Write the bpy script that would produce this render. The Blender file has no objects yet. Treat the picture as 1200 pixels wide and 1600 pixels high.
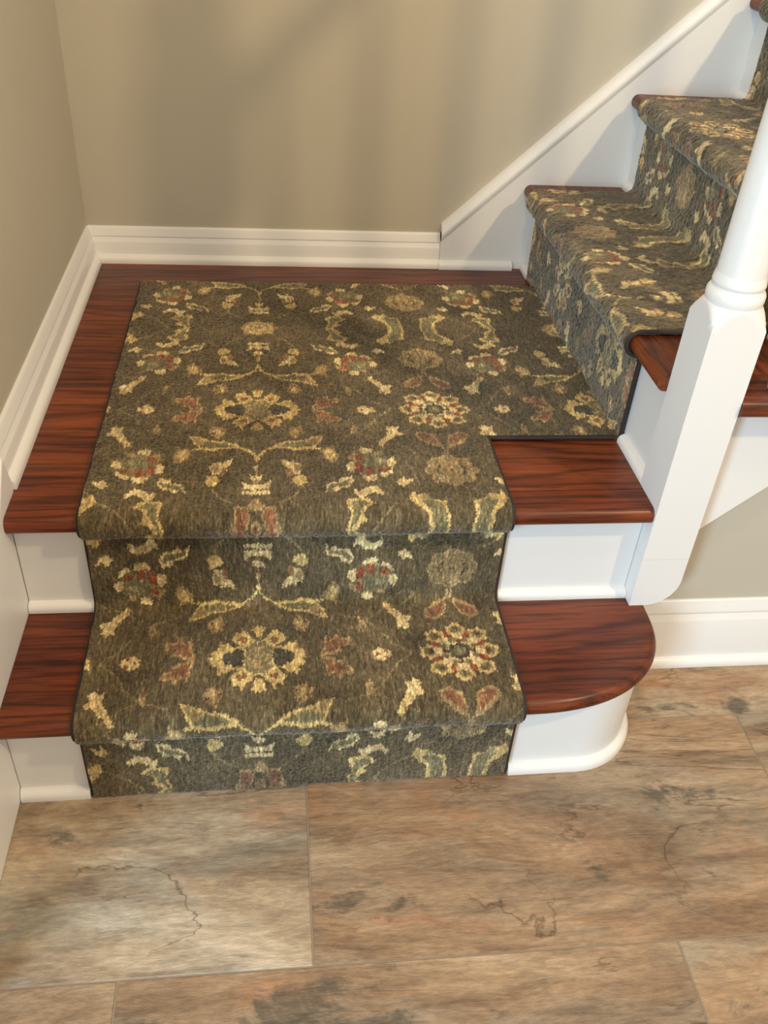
import bpy, bmesh, math, random
import numpy as np
from mathutils import Vector, Matrix

scene = bpy.context.scene
COL = scene.collection
random.seed(7)
RNG = np.random.default_rng(11)

# ------------------------------------------------------------------ camera
cam_data = bpy.data.cameras.new('camera')
cam = bpy.data.objects.new('camera', cam_data)
COL.objects.link(cam)
PITCH, YAW, ROLL = (math.radians(a) for a in (36.936, 8.389, 4.211))
fw = Vector((math.sin(YAW) * math.cos(PITCH), math.cos(YAW) * math.cos(PITCH), -math.sin(PITCH)))
rt = fw.cross(Vector((0, 0, 1))).normalized()
up = rt.cross(fw)
rt2 = math.cos(ROLL) * rt + math.sin(ROLL) * up
up2 = -math.sin(ROLL) * rt + math.cos(ROLL) * up
m = Matrix((rt2, up2, -fw)).transposed().to_4x4()
m.translation = Vector((0.4094, -1.183, 1.256))
cam.matrix_world = m
cam_data.sensor_fit = 'VERTICAL'
cam_data.sensor_height = 36.0
cam_data.lens = 1411.4 / 1600 * 36.0
cam_data.clip_start = 0.02
scene.camera = cam

# ------------------------------------------------------------------ world, lights, exposure
world = bpy.data.worlds.new('world')
scene.world = world
world.use_nodes = True
bg = world.node_tree.nodes['Background']
bg.inputs[0].default_value = (1.0, 0.93, 0.84, 1)
bg.inputs[1].default_value = 0.36

def aim(o, target):
    o.rotation_euler = (Vector(target) - o.location).to_track_quat('-Z', 'Y').to_euler()

def area(name, loc, target, sx, sy, power, color):
    l = bpy.data.lights.new(name, 'AREA')
    l.shape = 'RECTANGLE'; l.size = sx; l.size_y = sy; l.energy = power; l.color = color
    o = bpy.data.objects.new(name, l); COL.objects.link(o); o.location = loc; aim(o, target)
    return o

# daylight through the glazed front door, behind the camera on the left
area('front_door_daylight', (-1.45, -2.75, 1.25), (0.7, -0.2, 0.3), 0.7, 1.9, 52, (0.52, 0.77, 1.0))
# warm foyer ceiling lamp, high on the right in front of the stair
lamp = bpy.data.lights.new('foyer_lamp', 'POINT')
lamp.energy = 52; lamp.color = (1.0, 0.76, 0.46); lamp.shadow_soft_size = 0.05
lamp_o = bpy.data.objects.new('foyer_lamp', lamp); COL.objects.link(lamp_o)
lamp_o.location = (2.00, -1.15, 2.28)

# added warm overhead fill, brightens the landing and left side; no known fixture
lamp2 = bpy.data.lights.new('overhead_fill', 'POINT')
lamp2.energy = 31; lamp2.color = (1.0, 0.80, 0.53); lamp2.shadow_soft_size = 0.16
fill_light_o = bpy.data.objects.new('overhead_fill', lamp2); COL.objects.link(fill_light_o)
fill_light_o.location = (0.50, -0.75, 2.85)

scene.view_settings.view_transform = 'Standard'
scene.view_settings.look = 'None'
scene.view_settings.gamma = 1.0
scene.view_settings.use_curve_mapping = False
scene.view_settings.exposure = 1.0

# ------------------------------------------------------------------ measures (metres)
H1 = 0.195            # first rise (tread top)
L = 0.400             # landing top
HU = 0.2079           # rise of the upper flight
RUN = 0.2176
T = 0.030             # tread thickness
OH = 0.030            # nosing overhang
C = 0.012             # carpet thickness
YN1, YN2 = -0.2874, -0.0666
YR1, YR2 = YN1 + OH, YN2 + OH
YW = 0.9635           # back wall
XW = -0.026           # left wall
XS = 1.0328           # face of the first riser of the upper flight
XNS = XS - OH
XL, XR = 0.111, 0.780 # runner edges
YC = 0.150            # notch of the runner on the landing
YBK = 0.806           # back edge of the runner on the landing
UY0, UY1 = 0.150, 0.872   # runner edges on the upper flight
YSK = YW - 0.020      # face of the skirt on the back wall
YUW = -0.012          # wall under the upper flight
NSTEP = 5

# ------------------------------------------------------------------ materials
class NT:
    def __init__(self, name):
        self.m = bpy.data.materials.new(name); self.m.use_nodes = True
        self.t = self.m.node_tree; self.b = self.t.nodes['Principled BSDF']
    def n(self, kind, **kw):
        nd = self.t.nodes.new(kind)
        for k, v in kw.items():
            if k.startswith('i_'):
                key = k[2:]
                nd.inputs[int(key) if key.isdigit() else key.replace('_', ' ')].default_value = v
            else: setattr(nd, k, v)
        return nd
    def l(self, a, b): self.t.links.new(a, b)
    def coords(self, scale, rot=(0, 0, 0), rand=True):
        tc = self.n('ShaderNodeTexCoord'); mp = self.n('ShaderNodeMapping')
        mp.inputs['Scale'].default_value = scale; mp.inputs['Rotation'].default_value = rot
        src = tc.outputs['Object']
        if rand:
            oi = self.n('ShaderNodeObjectInfo')
            ml = self.n('ShaderNodeMath', operation='MULTIPLY'); ml.inputs[1].default_value = 37.0
            self.l(oi.outputs['Random'], ml.inputs[0])
            ad = self.n('ShaderNodeVectorMath', operation='ADD')
            self.l(src, ad.inputs[0]); self.l(ml.outputs[0], ad.inputs[1]); src = ad.outputs[0]
        self.l(src, mp.inputs['Vector']); return mp.outputs[0]
    def noise(self, co, scale, detail=4, rough=0.55, dist=0.0):
        nd = self.n('ShaderNodeTexNoise'); nd.inputs['Scale'].default_value = scale
        nd.inputs['Detail'].default_value = detail; nd.inputs['Roughness'].default_value = rough
        nd.inputs['Distortion'].default_value = dist
        self.l(co, nd.inputs['Vector']); return nd.outputs['Fac']
    def ramp(self, fac, stops):
        nd = self.n('ShaderNodeValToRGB'); e = nd.color_ramp.elements
        while len(e) < len(stops): e.new(0.5)
        for el, (p, c) in zip(e, stops):
            el.position = p; el.color = (*c, 1) if len(c) == 3 else c
        self.l(fac, nd.inputs[0]); return nd.outputs[0]
    def mix(self, fac, a, b, mode='MIX'):
        nd = self.n('ShaderNodeMix', data_type='RGBA', blend_type=mode)
        for sock, v in ((nd.inputs[0], fac), (nd.inputs[6], a), (nd.inputs[7], b)):
            if isinstance(v, (int, float)): sock.default_value = v
            elif isinstance(v, tuple): sock.default_value = (*v, 1)
            else: self.l(v, sock)
        return nd.outputs[2]
    def bump(self, h, strength, dist):
        nd = self.n('ShaderNodeBump'); nd.inputs['Strength'].default_value = strength; nd.inputs['Distance'].default_value = dist
        self.l(h, nd.inputs['Height']); self.l(nd.outputs[0], self.b.inputs['Normal'])
    def setp(self, **kw):
        for k, v in kw.items(): self.b.inputs[k.replace('_', ' ')].default_value = v

def mat_paint(name, col, rough, bump=0.0, scale=120, var=0.03):
    a = NT(name); co = a.coords((1, 1, 1), rand=False)
    n = a.noise(co, 3.0, 3)
    lo = tuple(c * (1 - var) for c in col); hi = tuple(min(1, c * (1 + var)) for c in col)
    a.l(a.ramp(n, [(0.3, lo), (0.7, hi)]), a.b.inputs['Base Color'])
    a.setp(Roughness=rough)
    if bump: a.bump(a.noise(co, scale, 3), bump, 0.001)
    return a.m

def mat_wood(name, dark, mid, light):
    a = NT(name)
    co = a.coords((1, 1, 1))
    sx = a.n('ShaderNodeSeparateXYZ'); a.l(co, sx.inputs[0])
    # growth rings cut flat: lines along the board that bend into cathedrals
    warp = a.noise(a.coords((1.5, 8.0, 8.0)), 1.0, 2, 0.45)
    yr = a.n('ShaderNodeMath', operation='MULTIPLY'); yr.inputs[1].default_value = 210.0; a.l(sx.outputs['Y'], yr.inputs[0])
    wr = a.n('ShaderNodeMath', operation='MULTIPLY_ADD'); wr.inputs[1].default_value = 40.0; a.l(warp, wr.inputs[0]); a.l(yr.outputs[0], wr.inputs[2])
    jit = a.noise(a.coords((5.0, 60.0, 60.0)), 1.0, 3, 0.6)
    wj = a.n('ShaderNodeMath', operation='MULTIPLY_ADD'); wj.inputs[1].default_value = 5.0; a.l(jit, wj.inputs[0]); a.l(wr.outputs[0], wj.inputs[2])
    sn = a.n('ShaderNodeMath', operation='SINE'); a.l(wj.outputs[0], sn.inputs[0])
    rings = a.n('ShaderNodeMath', operation='MULTIPLY_ADD'); rings.inputs[1].default_value = 0.5; rings.inputs[2].default_value = 0.5
    a.l(sn.outputs[0], rings.inputs[0])
    n1 = a.noise(a.coords((1.6, 14.0, 14.0)), 1.3, 5, 0.6, 0.7)
    base = a.ramp(n1, [(0.28, dark), (0.50, mid), (0.74, light)])
    rcol = a.ramp(rings.outputs[0], [(0.0, (0.34, 0.27, 0.25)), (0.34, (0.92, 0.90, 0.90)), (1.0, (1.16, 1.14, 1.10))])
    c1 = a.mix(0.72, base, rcol, 'MULTIPLY')
    pores = a.noise(a.coords((9.0, 230.0, 230.0)), 1.0, 4, 0.65)
    pc = a.ramp(pores, [(0.36, (0.34, 0.30, 0.28)), (0.50, (1.04, 1.04, 1.04))])
    c2 = a.mix(0.85, c1, pc, 'MULTIPLY')
    oi = a.n('ShaderNodeObjectInfo')
    tone = a.ramp(oi.outputs['Random'], [(0.0, (0.84, 0.80, 0.80)), (1.0, (1.18, 1.16, 1.14))])
    a.l(a.mix(1.0, c2, tone, 'MULTIPLY'), a.b.inputs['Base Color'])
    a.setp(Roughness=0.40, Specular_IOR_Level=0.32, Coat_Weight=0.12, Coat_Roughness=0.2)
    a.bump(pores, 0.15, 0.0006)
    return a.m

def mat_slate():
    a = NT('slate_tile_glaze')
    # long wavy layers of the stone
    n1 = a.noise(a.coords((1.15, 3.9, 1.0), (0, 0, 0.16)), 1.8, 10, 0.68, 0.9)
    base = a.ramp(n1, [(0.32, (0.180, 0.124, 0.080)), (0.44, (0.270, 0.192, 0.126)), (0.51, (0.325, 0.238, 0.158)), (0.58, (0.380, 0.288, 0.196)), (0.70, (0.48, 0.39, 0.29))])
    n2 = a.noise(a.coords((1.5, 4.4, 1.0), (0, 0, 0.10)), 1.0, 7, 0.62, 0.7)
    gm = a.ramp(n2, [(0.48, (0, 0, 0)), (0.60, (0.9, 0.9, 0.9))])
    c1 = a.mix(gm, base, a.ramp(n1, [(0.36, (0.20, 0.182, 0.145)), (0.50, (0.30, 0.268, 0.212)), (0.64, (0.42, 0.375, 0.30))]))
    n3 = a.noise(a.coords((2.0, 8.0, 1.0), (0, 0, -0.08)), 1.3, 6, 0.62, 0.8)
    pm = a.ramp(n3, [(0.57, (0, 0, 0)), (0.70, (0.65, 0.65, 0.65))])
    c2 = a.mix(pm, c1, (0.40, 0.205, 0.110))
    # dark mineral blotches
    n6 = a.noise(a.coords((3.0, 5.5, 1.0), (0, 0, 0.3)), 1.5, 6, 0.66, 0.5)
    bm_ = a.ramp(n6, [(0.60, (0, 0, 0)), (0.66, (0.8, 0.8, 0.8))])
    c2 = a.mix(bm_, c2, (0.085, 0.078, 0.062))
    # clefts: thin warped ridges, only here and there
    n4 = a.noise(a.coords((1.1, 3.6, 1.0), (0, 0, -0.2)), 1.1, 6, 0.58, 0.7)
    sb = a.n('ShaderNodeMath', operation='SUBTRACT'); sb.inputs[1].default_value = 0.48; a.l(n4, sb.inputs[0])
    ab = a.n('ShaderNodeMath', operation='ABSOLUTE'); a.l(sb.outputs[0], ab.inputs[0])
    n5 = a.noise(a.coords((2, 2, 2)), 1.9, 2)
    gate = a.ramp(n5, [(0.46, (0, 0, 0)), (0.56, (1, 1, 1))])
    crack = a.ramp(ab.outputs[0], [(0.0, (0.36, 0.31, 0.27)), (0.007, (1, 1, 1))])
    crk = a.mix(gate, crack, (1, 1, 1))
    c3 = a.mix(0.85, c2, crk, 'MULTIPLY')
    nm = a.noise(a.coords((3.2, 17.0, 1.0), (0, 0, 0.10)), 2.2, 7, 0.70, 0.6)
    c3 = a.mix(1.0, c3, a.ramp(nm, [(0.34, (0.68, 0.65, 0.62)), (0.48, (0.99, 0.98, 0.97)), (0.66, (1.20, 1.19, 1.18))]), 'MULTIPLY')
    nf = a.noise(a.coords((12, 40, 14)), 4.0, 5, 0.72)
    fine = a.ramp(nf, [(0.3, (0.72, 0.71, 0.70)), (0.7, (1.20, 1.19, 1.17))])
    c4 = a.mix(1.0, c3, fine, 'MULTIPLY')
    oi = a.n('ShaderNodeObjectInfo')
    c5 = a.mix(1.0, c4, (1.03, 1.0, 0.95), 'MULTIPLY')
    a.l(a.mix(1.0, c5, oi.outputs['Color'], 'MULTIPLY'), a.b.inputs['Base Color'])
    a.setp(Roughness=0.46)
    hs = a.n('ShaderNodeMath', operation='MULTIPLY_ADD'); hs.inputs[1].default_value = 0.30
    a.l(nf, hs.inputs[0]); a.l(nm, hs.inputs[2])
    a.bump(hs.outputs[0], 0.55, 0.006)
    return a.m

def mat_carpet():
    a = NT('carpet_wool')
    vc = a.n('ShaderNodeVertexColor', layer_name='pattern')
    co = a.coords((1, 1, 1), rand=False)
    n = a.noise(co, 900, 2, 0.6)
    sp = a.ramp(n, [(0.30, (0.62, 0.62, 0.62)), (0.70, (1.38, 1.36, 1.32))])
    a.l(a.mix(1.0, vc.outputs['Color'], sp, 'MULTIPLY'), a.b.inputs['Base Color'])
    a.setp(Roughness=0.95, Specular_IOR_Level=0.1, Sheen_Weight=0.50, Sheen_Roughness=0.42)
    a.b.inputs['Sheen Tint'].default_value = (1, 0.93, 0.80, 1)
    a.bump(a.noise(co, 480, 3, 0.6), 0.6, 0.002)
    return a.m

WALL = mat_paint('greige_wall_paint', (0.52, 0.475, 0.375), 0.75, 0.10, 160)
WHITE = mat_paint('white_trim_paint', (0.80, 0.785, 0.745), 0.38, 0.04, 60, 0.015)
WOOD = mat_wood('stained_oak', (0.062, 0.012, 0.004), (0.150, 0.032, 0.009), (0.235, 0.060, 0.016))
SLATE = mat_slate()
GROUT = mat_paint('grout', (0.30, 0.245, 0.18), 0.9, 0.3, 300)
CARPET = mat_carpet()
BIND = mat_paint('binding_tape', (0.030, 0.018, 0.016), 0.8, 0.4, 700)

# ------------------------------------------------------------------ object helpers
def link(o, parent=None):
    COL.objects.link(o)
    if parent is not None: o.parent = parent
    return o

def empty(name, loc, label, cat, group=None, rz=0.0):
    o = bpy.data.objects.new(name, None); o.location = loc; o.rotation_euler.z = rz
    o['label'] = label; o['category'] = cat
    if group: o['group'] = group
    return link(o)

def struct(o, label, cat):
    o['kind'] = 'structure'; o['label'] = label; o['category'] = cat; return o

def mesh_obj(name, bm, mat, parent=None, loc=(0, 0, 0), smooth=False, rz=0.0):
    bmesh.ops.recalc_face_normals(bm, faces=bm.faces)
    me = bpy.data.meshes.new(name); bm.to_mesh(me); bm.free()
    me.materials.append(mat)
    if smooth:
        me.shade_auto_smooth if False else None
        for p in me.polygons: p.use_smooth = True
        me.set_sharp_from_angle(angle=math.radians(32))
    o = bpy.data.objects.new(name, me); o.location = loc; o.rotation_euler.z = rz
    link(o)
    if parent is not None:
        o.parent = parent
        q = parent; off = Vector((0, 0, 0))
        while q is not None: off += Vector(q.location); q = q.parent
        o.location = Vector(loc) - off
    return o

def box(name, lo, hi, mat, parent=None, bevel=0.002, seg=2):
    lo, hi = Vector(lo), Vector(hi); c = (lo + hi) / 2; s = hi - lo
    bm = bmesh.new(); bmesh.ops.create_cube(bm, size=1.0)
    bmesh.ops.scale(bm, vec=s, verts=bm.verts)
    if bevel: bmesh.ops.bevel(bm, geom=list(bm.edges), offset=bevel, segments=seg, profile=0.5, affect='EDGES')
    return mesh_obj(name, bm, mat, parent, c, smooth=bool(bevel))

def prism(name, poly, axis, a0, a1, mat, parent=None, smooth=False, bevel=0.0, origin=None, rz=0.0):
    """extrude a closed 2D outline along an axis: 'x' -> (y,z), 'y' -> (x,z), 'z' -> (x,y)"""
    def P(p, a):
        return {'x': (a, p[0], p[1]), 'y': (p[0], a, p[1]), 'z': (p[0], p[1], a)}[axis]
    ctr = origin
    if ctr is None:
        mx = [(min(q[i] for q in poly) + max(q[i] for q in poly)) / 2 for i in (0, 1)]
        ctr = Vector(P(mx, (a0 + a1) / 2))
    bm = bmesh.new()
    A = [bm.verts.new(Vector(P(p, a0)) - ctr) for p in poly]
    B = [bm.verts.new(Vector(P(p, a1)) - ctr) for p in poly]
    n = len(poly)
    for i in range(n): bm.faces.new((A[i], A[(i + 1) % n], B[(i + 1) % n], B[i]))
    bm.faces.new(A); bm.faces.new(B[::-1])
    if bevel:
        bmesh.ops.recalc_face_normals(bm, faces=bm.faces)
        es = [e for e in bm.edges if len(e.link_faces) == 2 and e.calc_face_angle(0) > 0.6]
        bmesh.ops.bevel(bm, geom=es, offset=bevel, segments=2, profile=0.5, affect='EDGES')
    return mesh_obj(name, bm, mat, parent, ctr, smooth=smooth, rz=rz)

def arc(cx, cy, r, a0, a1, n):
    return [(cx + r * math.cos(math.radians(a0 + (a1 - a0) * i / n)), cy + r * math.sin(math.radians(a0 + (a1 - a0) * i / n))) for i in range(n + 1)]

def sweep(name, path, profile, mat, parent=None, closed_ends=True):
    """sweep a (d, z) profile along an xy path; d is measured to the right-hand normal of the path"""
    bm = bmesh.new(); rows = []
    pts = [Vector((p[0], p[1])) for p in path]
    ctr = Vector((sum(p.x for p in pts) / len(pts), sum(p.y for p in pts) / len(pts), 0))
    for i, p in enumerate(pts):
        ds = []
        if i > 0: ds.append((p - pts[i - 1]).normalized())
        if i < len(pts) - 1: ds.append((pts[i + 1] - p).normalized())
        d = sum(ds, Vector((0, 0)))
        d.normalize()
        nrm = Vector((d.y, -d.x))
        k = 1.0 / max(0.4, nrm.dot(Vector((ds[0].y, -ds[0].x))))
        rows.append([bm.verts.new(Vector((p.x + nrm.x * q[0] * k, p.y + nrm.y * q[0] * k, q[1])) - ctr) for q in profile])
    n = len(profile)
    for a, b in zip(rows, rows[1:]):
        for i in range(n): bm.faces.new((a[i], a[(i + 1) % n], b[(i + 1) % n], b[i]))
    if closed_ends:
        bm.faces.new(rows[0]); bm.faces.new(rows[-1][::-1])
    return mesh_obj(name, bm, mat, parent, ctr, smooth=True)

def lathe(name, prof, axis_xy, mat, parent=None, seg=32):
    bm = bmesh.new(); rows = []
    z0 = prof[0][1]
    for r, z in prof:
        rows.append([bm.verts.new((r * math.cos(2 * math.pi * k / seg), r * math.sin(2 * math.pi * k / seg), z - z0)) for k in range(seg)])
    for a, b in zip(rows, rows[1:]):
        for k in range(seg): bm.faces.new((a[k], a[(k + 1) % seg], b[(k + 1) % seg], b[k]))
    bm.faces.new(rows[0][::-1]); bm.faces.new(rows[-1])
    return mesh_obj(name, bm, mat, parent, (axis_xy[0], axis_xy[1], z0), smooth=True)

def tube(name, pts, r, mat, parent=None, seg=6, flat=1.0):
    bm = bmesh.new(); rows = []
    P = [Vector(p) for p in pts]; ctr = P[len(P) // 2].copy()
    prev = None
    for i, p in enumerate(P):
        d = ((P[i] - P[i - 1]) if i > 0 else Vector()) + ((P[i + 1] - P[i]) if i < len(P) - 1 else Vector())
        d.normalize()
        if prev is None:
            ref = Vector((0, 0, 1)) if abs(d.z) < 0.9 else Vector((1, 0, 0))
            prev = (ref - d * ref.dot(d)).normalized()
        prev = (prev - d * prev.dot(d)).normalized()
        s = d.cross(prev)
        rows.append([bm.verts.new(p - ctr + prev * (r * math.cos(2 * math.pi * k / seg)) + s * (r * math.sin(2 * math.pi * k / seg))) for k in range(seg)])
    for a, b in zip(rows, rows[1:]):
        for k in range(seg): bm.faces.new((a[k], a[(k + 1) % seg], b[(k + 1) % seg], b[k]))
    bm.faces.new(rows[0]); bm.faces.new(rows[-1][::-1])
    return mesh_obj(name, bm, mat, parent, ctr, smooth=True)

def tread_profile(y_front, y_back, z_top, t=T):
    """bullnosed board, outline in (depth, z)"""
    r = t * 0.46
    o = [(y_back, z_top), (y_back, z_top - t)]
    o += [(y_front + r * 1.0 + r * math.cos(math.radians(a)), z_top - t + r + r * math.sin(math.radians(a))) for a in range(270, 179, -15)]
    o += [(y_front + r + r * math.cos(math.radians(a)), z_top - r + r * math.sin(math.radians(a))) for a in range(180, 89, -15)]
    return o

def shoe_profile(r=0.015, h=0.019, base=0.0):
    return [(0, base), (r, base)] + [(r * math.cos(math.radians(a)), base + h * 0.25 + h * 0.75 * math.sin(math.radians(a))) for a in range(0, 91, 15)]

def base_profile(z0, hgt, d=0.017, cap=0.032):
    z1 = z0 + hgt
    return [(0, z0), (d, z0), (d, z1 - cap), (d - 0.0008, z1 - cap + 0.0015), (d - 0.0055, z1 - cap * 0.66), (d - 0.0045, z1 - cap * 0.60),
            (d - 0.0050, z1 - cap * 0.52), (d - 0.0110, z1 - cap * 0.16), (d - 0.0120, z1 - 0.002), (d - 0.0140, z1), (0, z1)]

# ------------------------------------------------------------------ setting: floor and walls
floor = box('floor', (-1.5, -2.6, -0.05), (3.0, 1.1, -0.0016), GROUT, bevel=0)
struct(floor, 'brown slate tile floor in a running bond below the stair', 'floor')
TL, TD, G = 0.790, 0.405, 0.0024
tile_meshes = {}
for r in range(-1, 6):
    y1 = -0.160 - (r - 0) * TD + 0.0 if r >= 0 else -0.160 + TD
    off = 0.449 - 0.2633 * r
    k0 = math.floor((-1.5 - off) / TL)
    for k in range(k0, k0 + 8):
        x0 = off + k * TL; x1 = x0 + TL
        x0c, x1c = max(x0, -1.5), min(x1, 3.0)
        if x1c - x0c < 0.02: continue
        yb = y1 - TD
        if yb < -2.6: continue
        key = (round(x1c - x0c, 4))
        loc = Vector(((x0c + x1c) / 2, (y1 + yb) / 2, -0.005))
        if key in tile_meshes:
            o = bpy.data.objects.new('tile', tile_meshes[key]); link(o)
        else:
            o = box('tile', (x0c + G / 2, yb + G / 2, -0.010), (x1c - G / 2, y1 - G / 2, 0.0), SLATE, None, 0.0012, 1)
            tile_meshes[key] = o.data
        o.location = loc - Vector(floor.location); o.parent = floor
        tr = random.random(); o.color = (0.96 + 0.10 * tr, 0.93 + 0.06 * tr, 0.90 + 0.02 * tr, 1)
        if r == 0 and abs(x0 + 0.341) < 0.01: o.color = (1.12, 1.18, 1.24, 1)      # greyer tile at the foot of the stair
        if r == 0 and abs(x0 - 0.449) < 0.01: o.color = (0.92, 0.83, 0.76, 1)      # browner tile beside it

wall_back = box('wall_back', (XW - 0.12, YW, 0.0), (3.0, YW + 0.10, 2.9), WALL, bevel=0)
struct(wall_back, 'greige painted wall behind the carpeted landing', 'wall')
wall_left = box('wall_left', (XW - 0.12, -0.62, 0.0), (XW, YW - 0.0005, 2.9), WALL, bevel=0)
struct(wall_left, 'greige painted wall along the left of the landing', 'wall')
zc = lambda x: 0.334 + (x - 1.122) * 0.93      # lower edge of the outer stringer
wall_right = prism('wall_right', [(1.03, 0.0), (3.0, 0.0), (3.0, zc(3.0) + 0.03), (1.06, zc(1.06) + 0.03), (1.03, zc(1.06) + 0.03)], 'y', YUW, YUW + 0.08, WALL)
struct(wall_right, 'pale grey wall under the upper flight right of the newel post', 'wall')

def baseboard(name, path, z0, hgt, cap, label):
    e = bpy.data.objects.new(name, None); e.location = (path[0][0], path[0][1], z0); link(e)
    struct(e, label, 'baseboard')
    sweep('board', path, base_profile(z0, hgt, 0.017, cap), WHITE, e)
    p2 = []
    off = 0.017
    sweep('shoe_molding', path, [(a + off, b) for a, b in shoe_profile(0.013, 0.019, z0)], WHITE, e)
    return e
baseboard('baseboard_back', [(XW + 0.0005, YW), (0.8135, YW)], L, 0.081, 0.034, 'white baseboard with shoe molding along the back of the landing')
baseboard('baseboard_left', [(XW, 0.0155), (XW, YW)], L, 0.081, 0.034, 'white baseboard with shoe molding along the left of the landing')
baseboard('baseboard_right', [(1.031, YUW), (3.0, YUW)], 0.0, 0.153, 0.042, 'tall white baseboard on the floor right of the rounded step')

# skirt board on the back wall, rising with the upper flight
zs = lambda x: 0.497 + (x - 0.814) * 0.945
skirt = bpy.data.objects.new('trim_1', None); skirt.location = (0.814, YW, L); link(skirt)
struct(skirt, 'white sloping skirt board on the back wall beside the upper flight', 'skirt board')
prism('board', [(0.814, L), (3.0, L), (3.0, zs(3.0) - 0.012), (0.814, zs(0.814) - 0.012)], 'y', YSK, YW - 0.0003, WHITE, skirt)
def slope_bar(name, x0, x1, zf, prof, mat, parent):
    """prof: list of (y, dz) swept along the slope"""
    bm = bmesh.new(); ctr = Vector(((x0 + x1) / 2, prof[0][0], zf((x0 + x1) / 2)))
    A = [bm.verts.new(Vector((x0, y, zf(x0) + dz)) - ctr) for y, dz in prof]
    B = [bm.verts.new(Vector((x1, y, zf(x1) + dz)) - ctr) for y, dz in prof]
    n = len(prof)
    for i in range(n): bm.faces.new((A[i], A[(i + 1) % n], B[(i + 1) % n], B[i]))
    bm.faces.new(A); bm.faces.new(B[::-1])
    return mesh_obj(name, bm, mat, parent, ctr, smooth=True)
slope_bar('cap_molding', 0.814, 3.0, zs, [(YW - 0.0003, 0.008), (YSK + 0.010, 0.006), (YSK + 0.004, 0.001), (YSK - 0.003, -0.011), (YSK - 0.0045, -0.016),
          (YSK - 0.0042, -0.022), (YSK - 0.0022, -0.027), (YSK - 0.0004, -0.032), (YW - 0.0003, -0.032)], WHITE, skirt)
sweep('shoe_molding', [(0.812, YSK), (0.997, YSK)], shoe_profile(0.014, 0.019, L), WHITE, skirt)

# skirt board on the left wall beside the two lower steps
skl = bpy.data.objects.new('trim_2', None); skl.location = (0, -0.3, 0); link(skl)
struct(skl, 'white skirt board on the left wall beside the two lower steps', 'skirt board')
zl = lambda y: 0.474 + min(0, y + 0.004) * 0.93
prism('board', [(0.015, 0.0), (0.015, 0.418), (0.006, 0.445), (-0.004, 0.474), (-0.355, zl(-0.355)), (-0.365, 0.14), (-0.62, 0.14), (-0.62, 0.0)],
      'x', XW + 0.0003, -0.0005, WHITE, skl, bevel=0.003)

# ------------------------------------------------------------------ bottom step with the rounded end
SK1 = 0.0075                                     # the bottom step stands a touch skewed
step1 = empty('bottom_step', (0.0, YR1, 0.0), 'lowest stair step, stained oak tread with a rounded right end on a white riser', 'step')
def superq(cx, cy, rx, ry, n, e, a0, a1):
    o = []
    for i in range(n + 1):
        a = math.radians(a0 + (a1 - a0) * i / n); c, s = math.cos(a), math.sin(a)
        o.append((cx + rx * math.copysign(abs(c) ** (2 / e), c), cy + ry * math.copysign(abs(s) ** (2 / e), s)))
    return o
sk = lambda x, y: y + SK1 * (x - 0.42) * max(0.0, min(1.0, (YR2 - y) / 0.2))
def tread1():
    nose = superq(0.80, -0.095, 0.252, abs(YN1 + 0.095) + 0.001, 26, 2.25, -90, 0)
    out = [(0.0006, YN1)] + [(x, YN1) for x in (0.2, 0.4, 0.6)] + nose + [(1.052, -0.058), (1.030, -0.040), (1.018, YR2 + 0.012), (0.0006, YR2 + 0.012)]
    out = [(x, sk(x, y)) for x, y in out]
    # bullnose: rings of the outline inset by the rounding
    def inset(d):
        n = len(out); r = []
        for i, p in enumerate(out):
            a, b = Vector(out[i - 1]), Vector(out[(i + 1) % n]); t = (b - a).normalized()
            nx, ny = -t.y, t.x
            front = p[1] < YR2 - 0.01 and p[0] > 0.001
            if p == out[0]: nx, ny = 0, 1; front = True
            k = d if front else 0.0
            r.append((p[0] + nx * k, p[1] + ny * k))
        return r
    rr = T * 0.46; rings = []
    for a in range(-90, 1, 15): rings.append((rr * (1 - math.cos(math.radians(a))), H1 - T + rr + rr * math.sin(math.radians(a))))
    for a in range(0, 91, 15): rings.append((rr * (1 - math.cos(math.radians(a))), H1 - rr + rr * math.sin(math.radians(a))))
    bm = bmesh.new(); ctr = Vector((0.5, -0.16, H1 - T / 2)); rows = []
    for d, z in rings: rows.append([bm.verts.new(Vector((x, y, z)) - ctr) for x, y in inset(d)])
    n = len(out)
    for A, B in zip(rows, rows[1:]):
        for i in range(n): bm.faces.new((A[i], A[(i + 1) % n], B[(i + 1) % n], B[i]))
    bm.faces.new(rows[0][::-1]); bm.faces.new(rows[-1])
    return mesh_obj('tread', bm, WOOD, step1, ctr, smooth=True)
tread1()
R1 = (-0.145) - YR1                               # radius of the rounded riser end
rpath = [(0.0006, sk(0, YR1)), (0.45, sk(0.45, YR1))] + arc(0.905, -0.145 + sk(0.9, YR1) - YR1, R1, -90, 0, 14) + [(0.905 + R1, YUW - 0.001)]
prism('riser', rpath + [(0.0006, YUW - 0.001)], 'z', 0.0, H1 - T - 0.0005, WHITE, step1, smooth=True)
sweep('shoe_molding', [(0.0006, sk(0, YR1)), (XL - 0.004, sk(XL, YR1))], shoe_profile(0.014, 0.020, 0.0), WHITE, step1)
sweep('shoe_molding', [(XR + 0.007, sk(XR, YR1))] + rpath[2:], shoe_profile(0.014, 0.020, 0.0), WHITE, step1)

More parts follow.
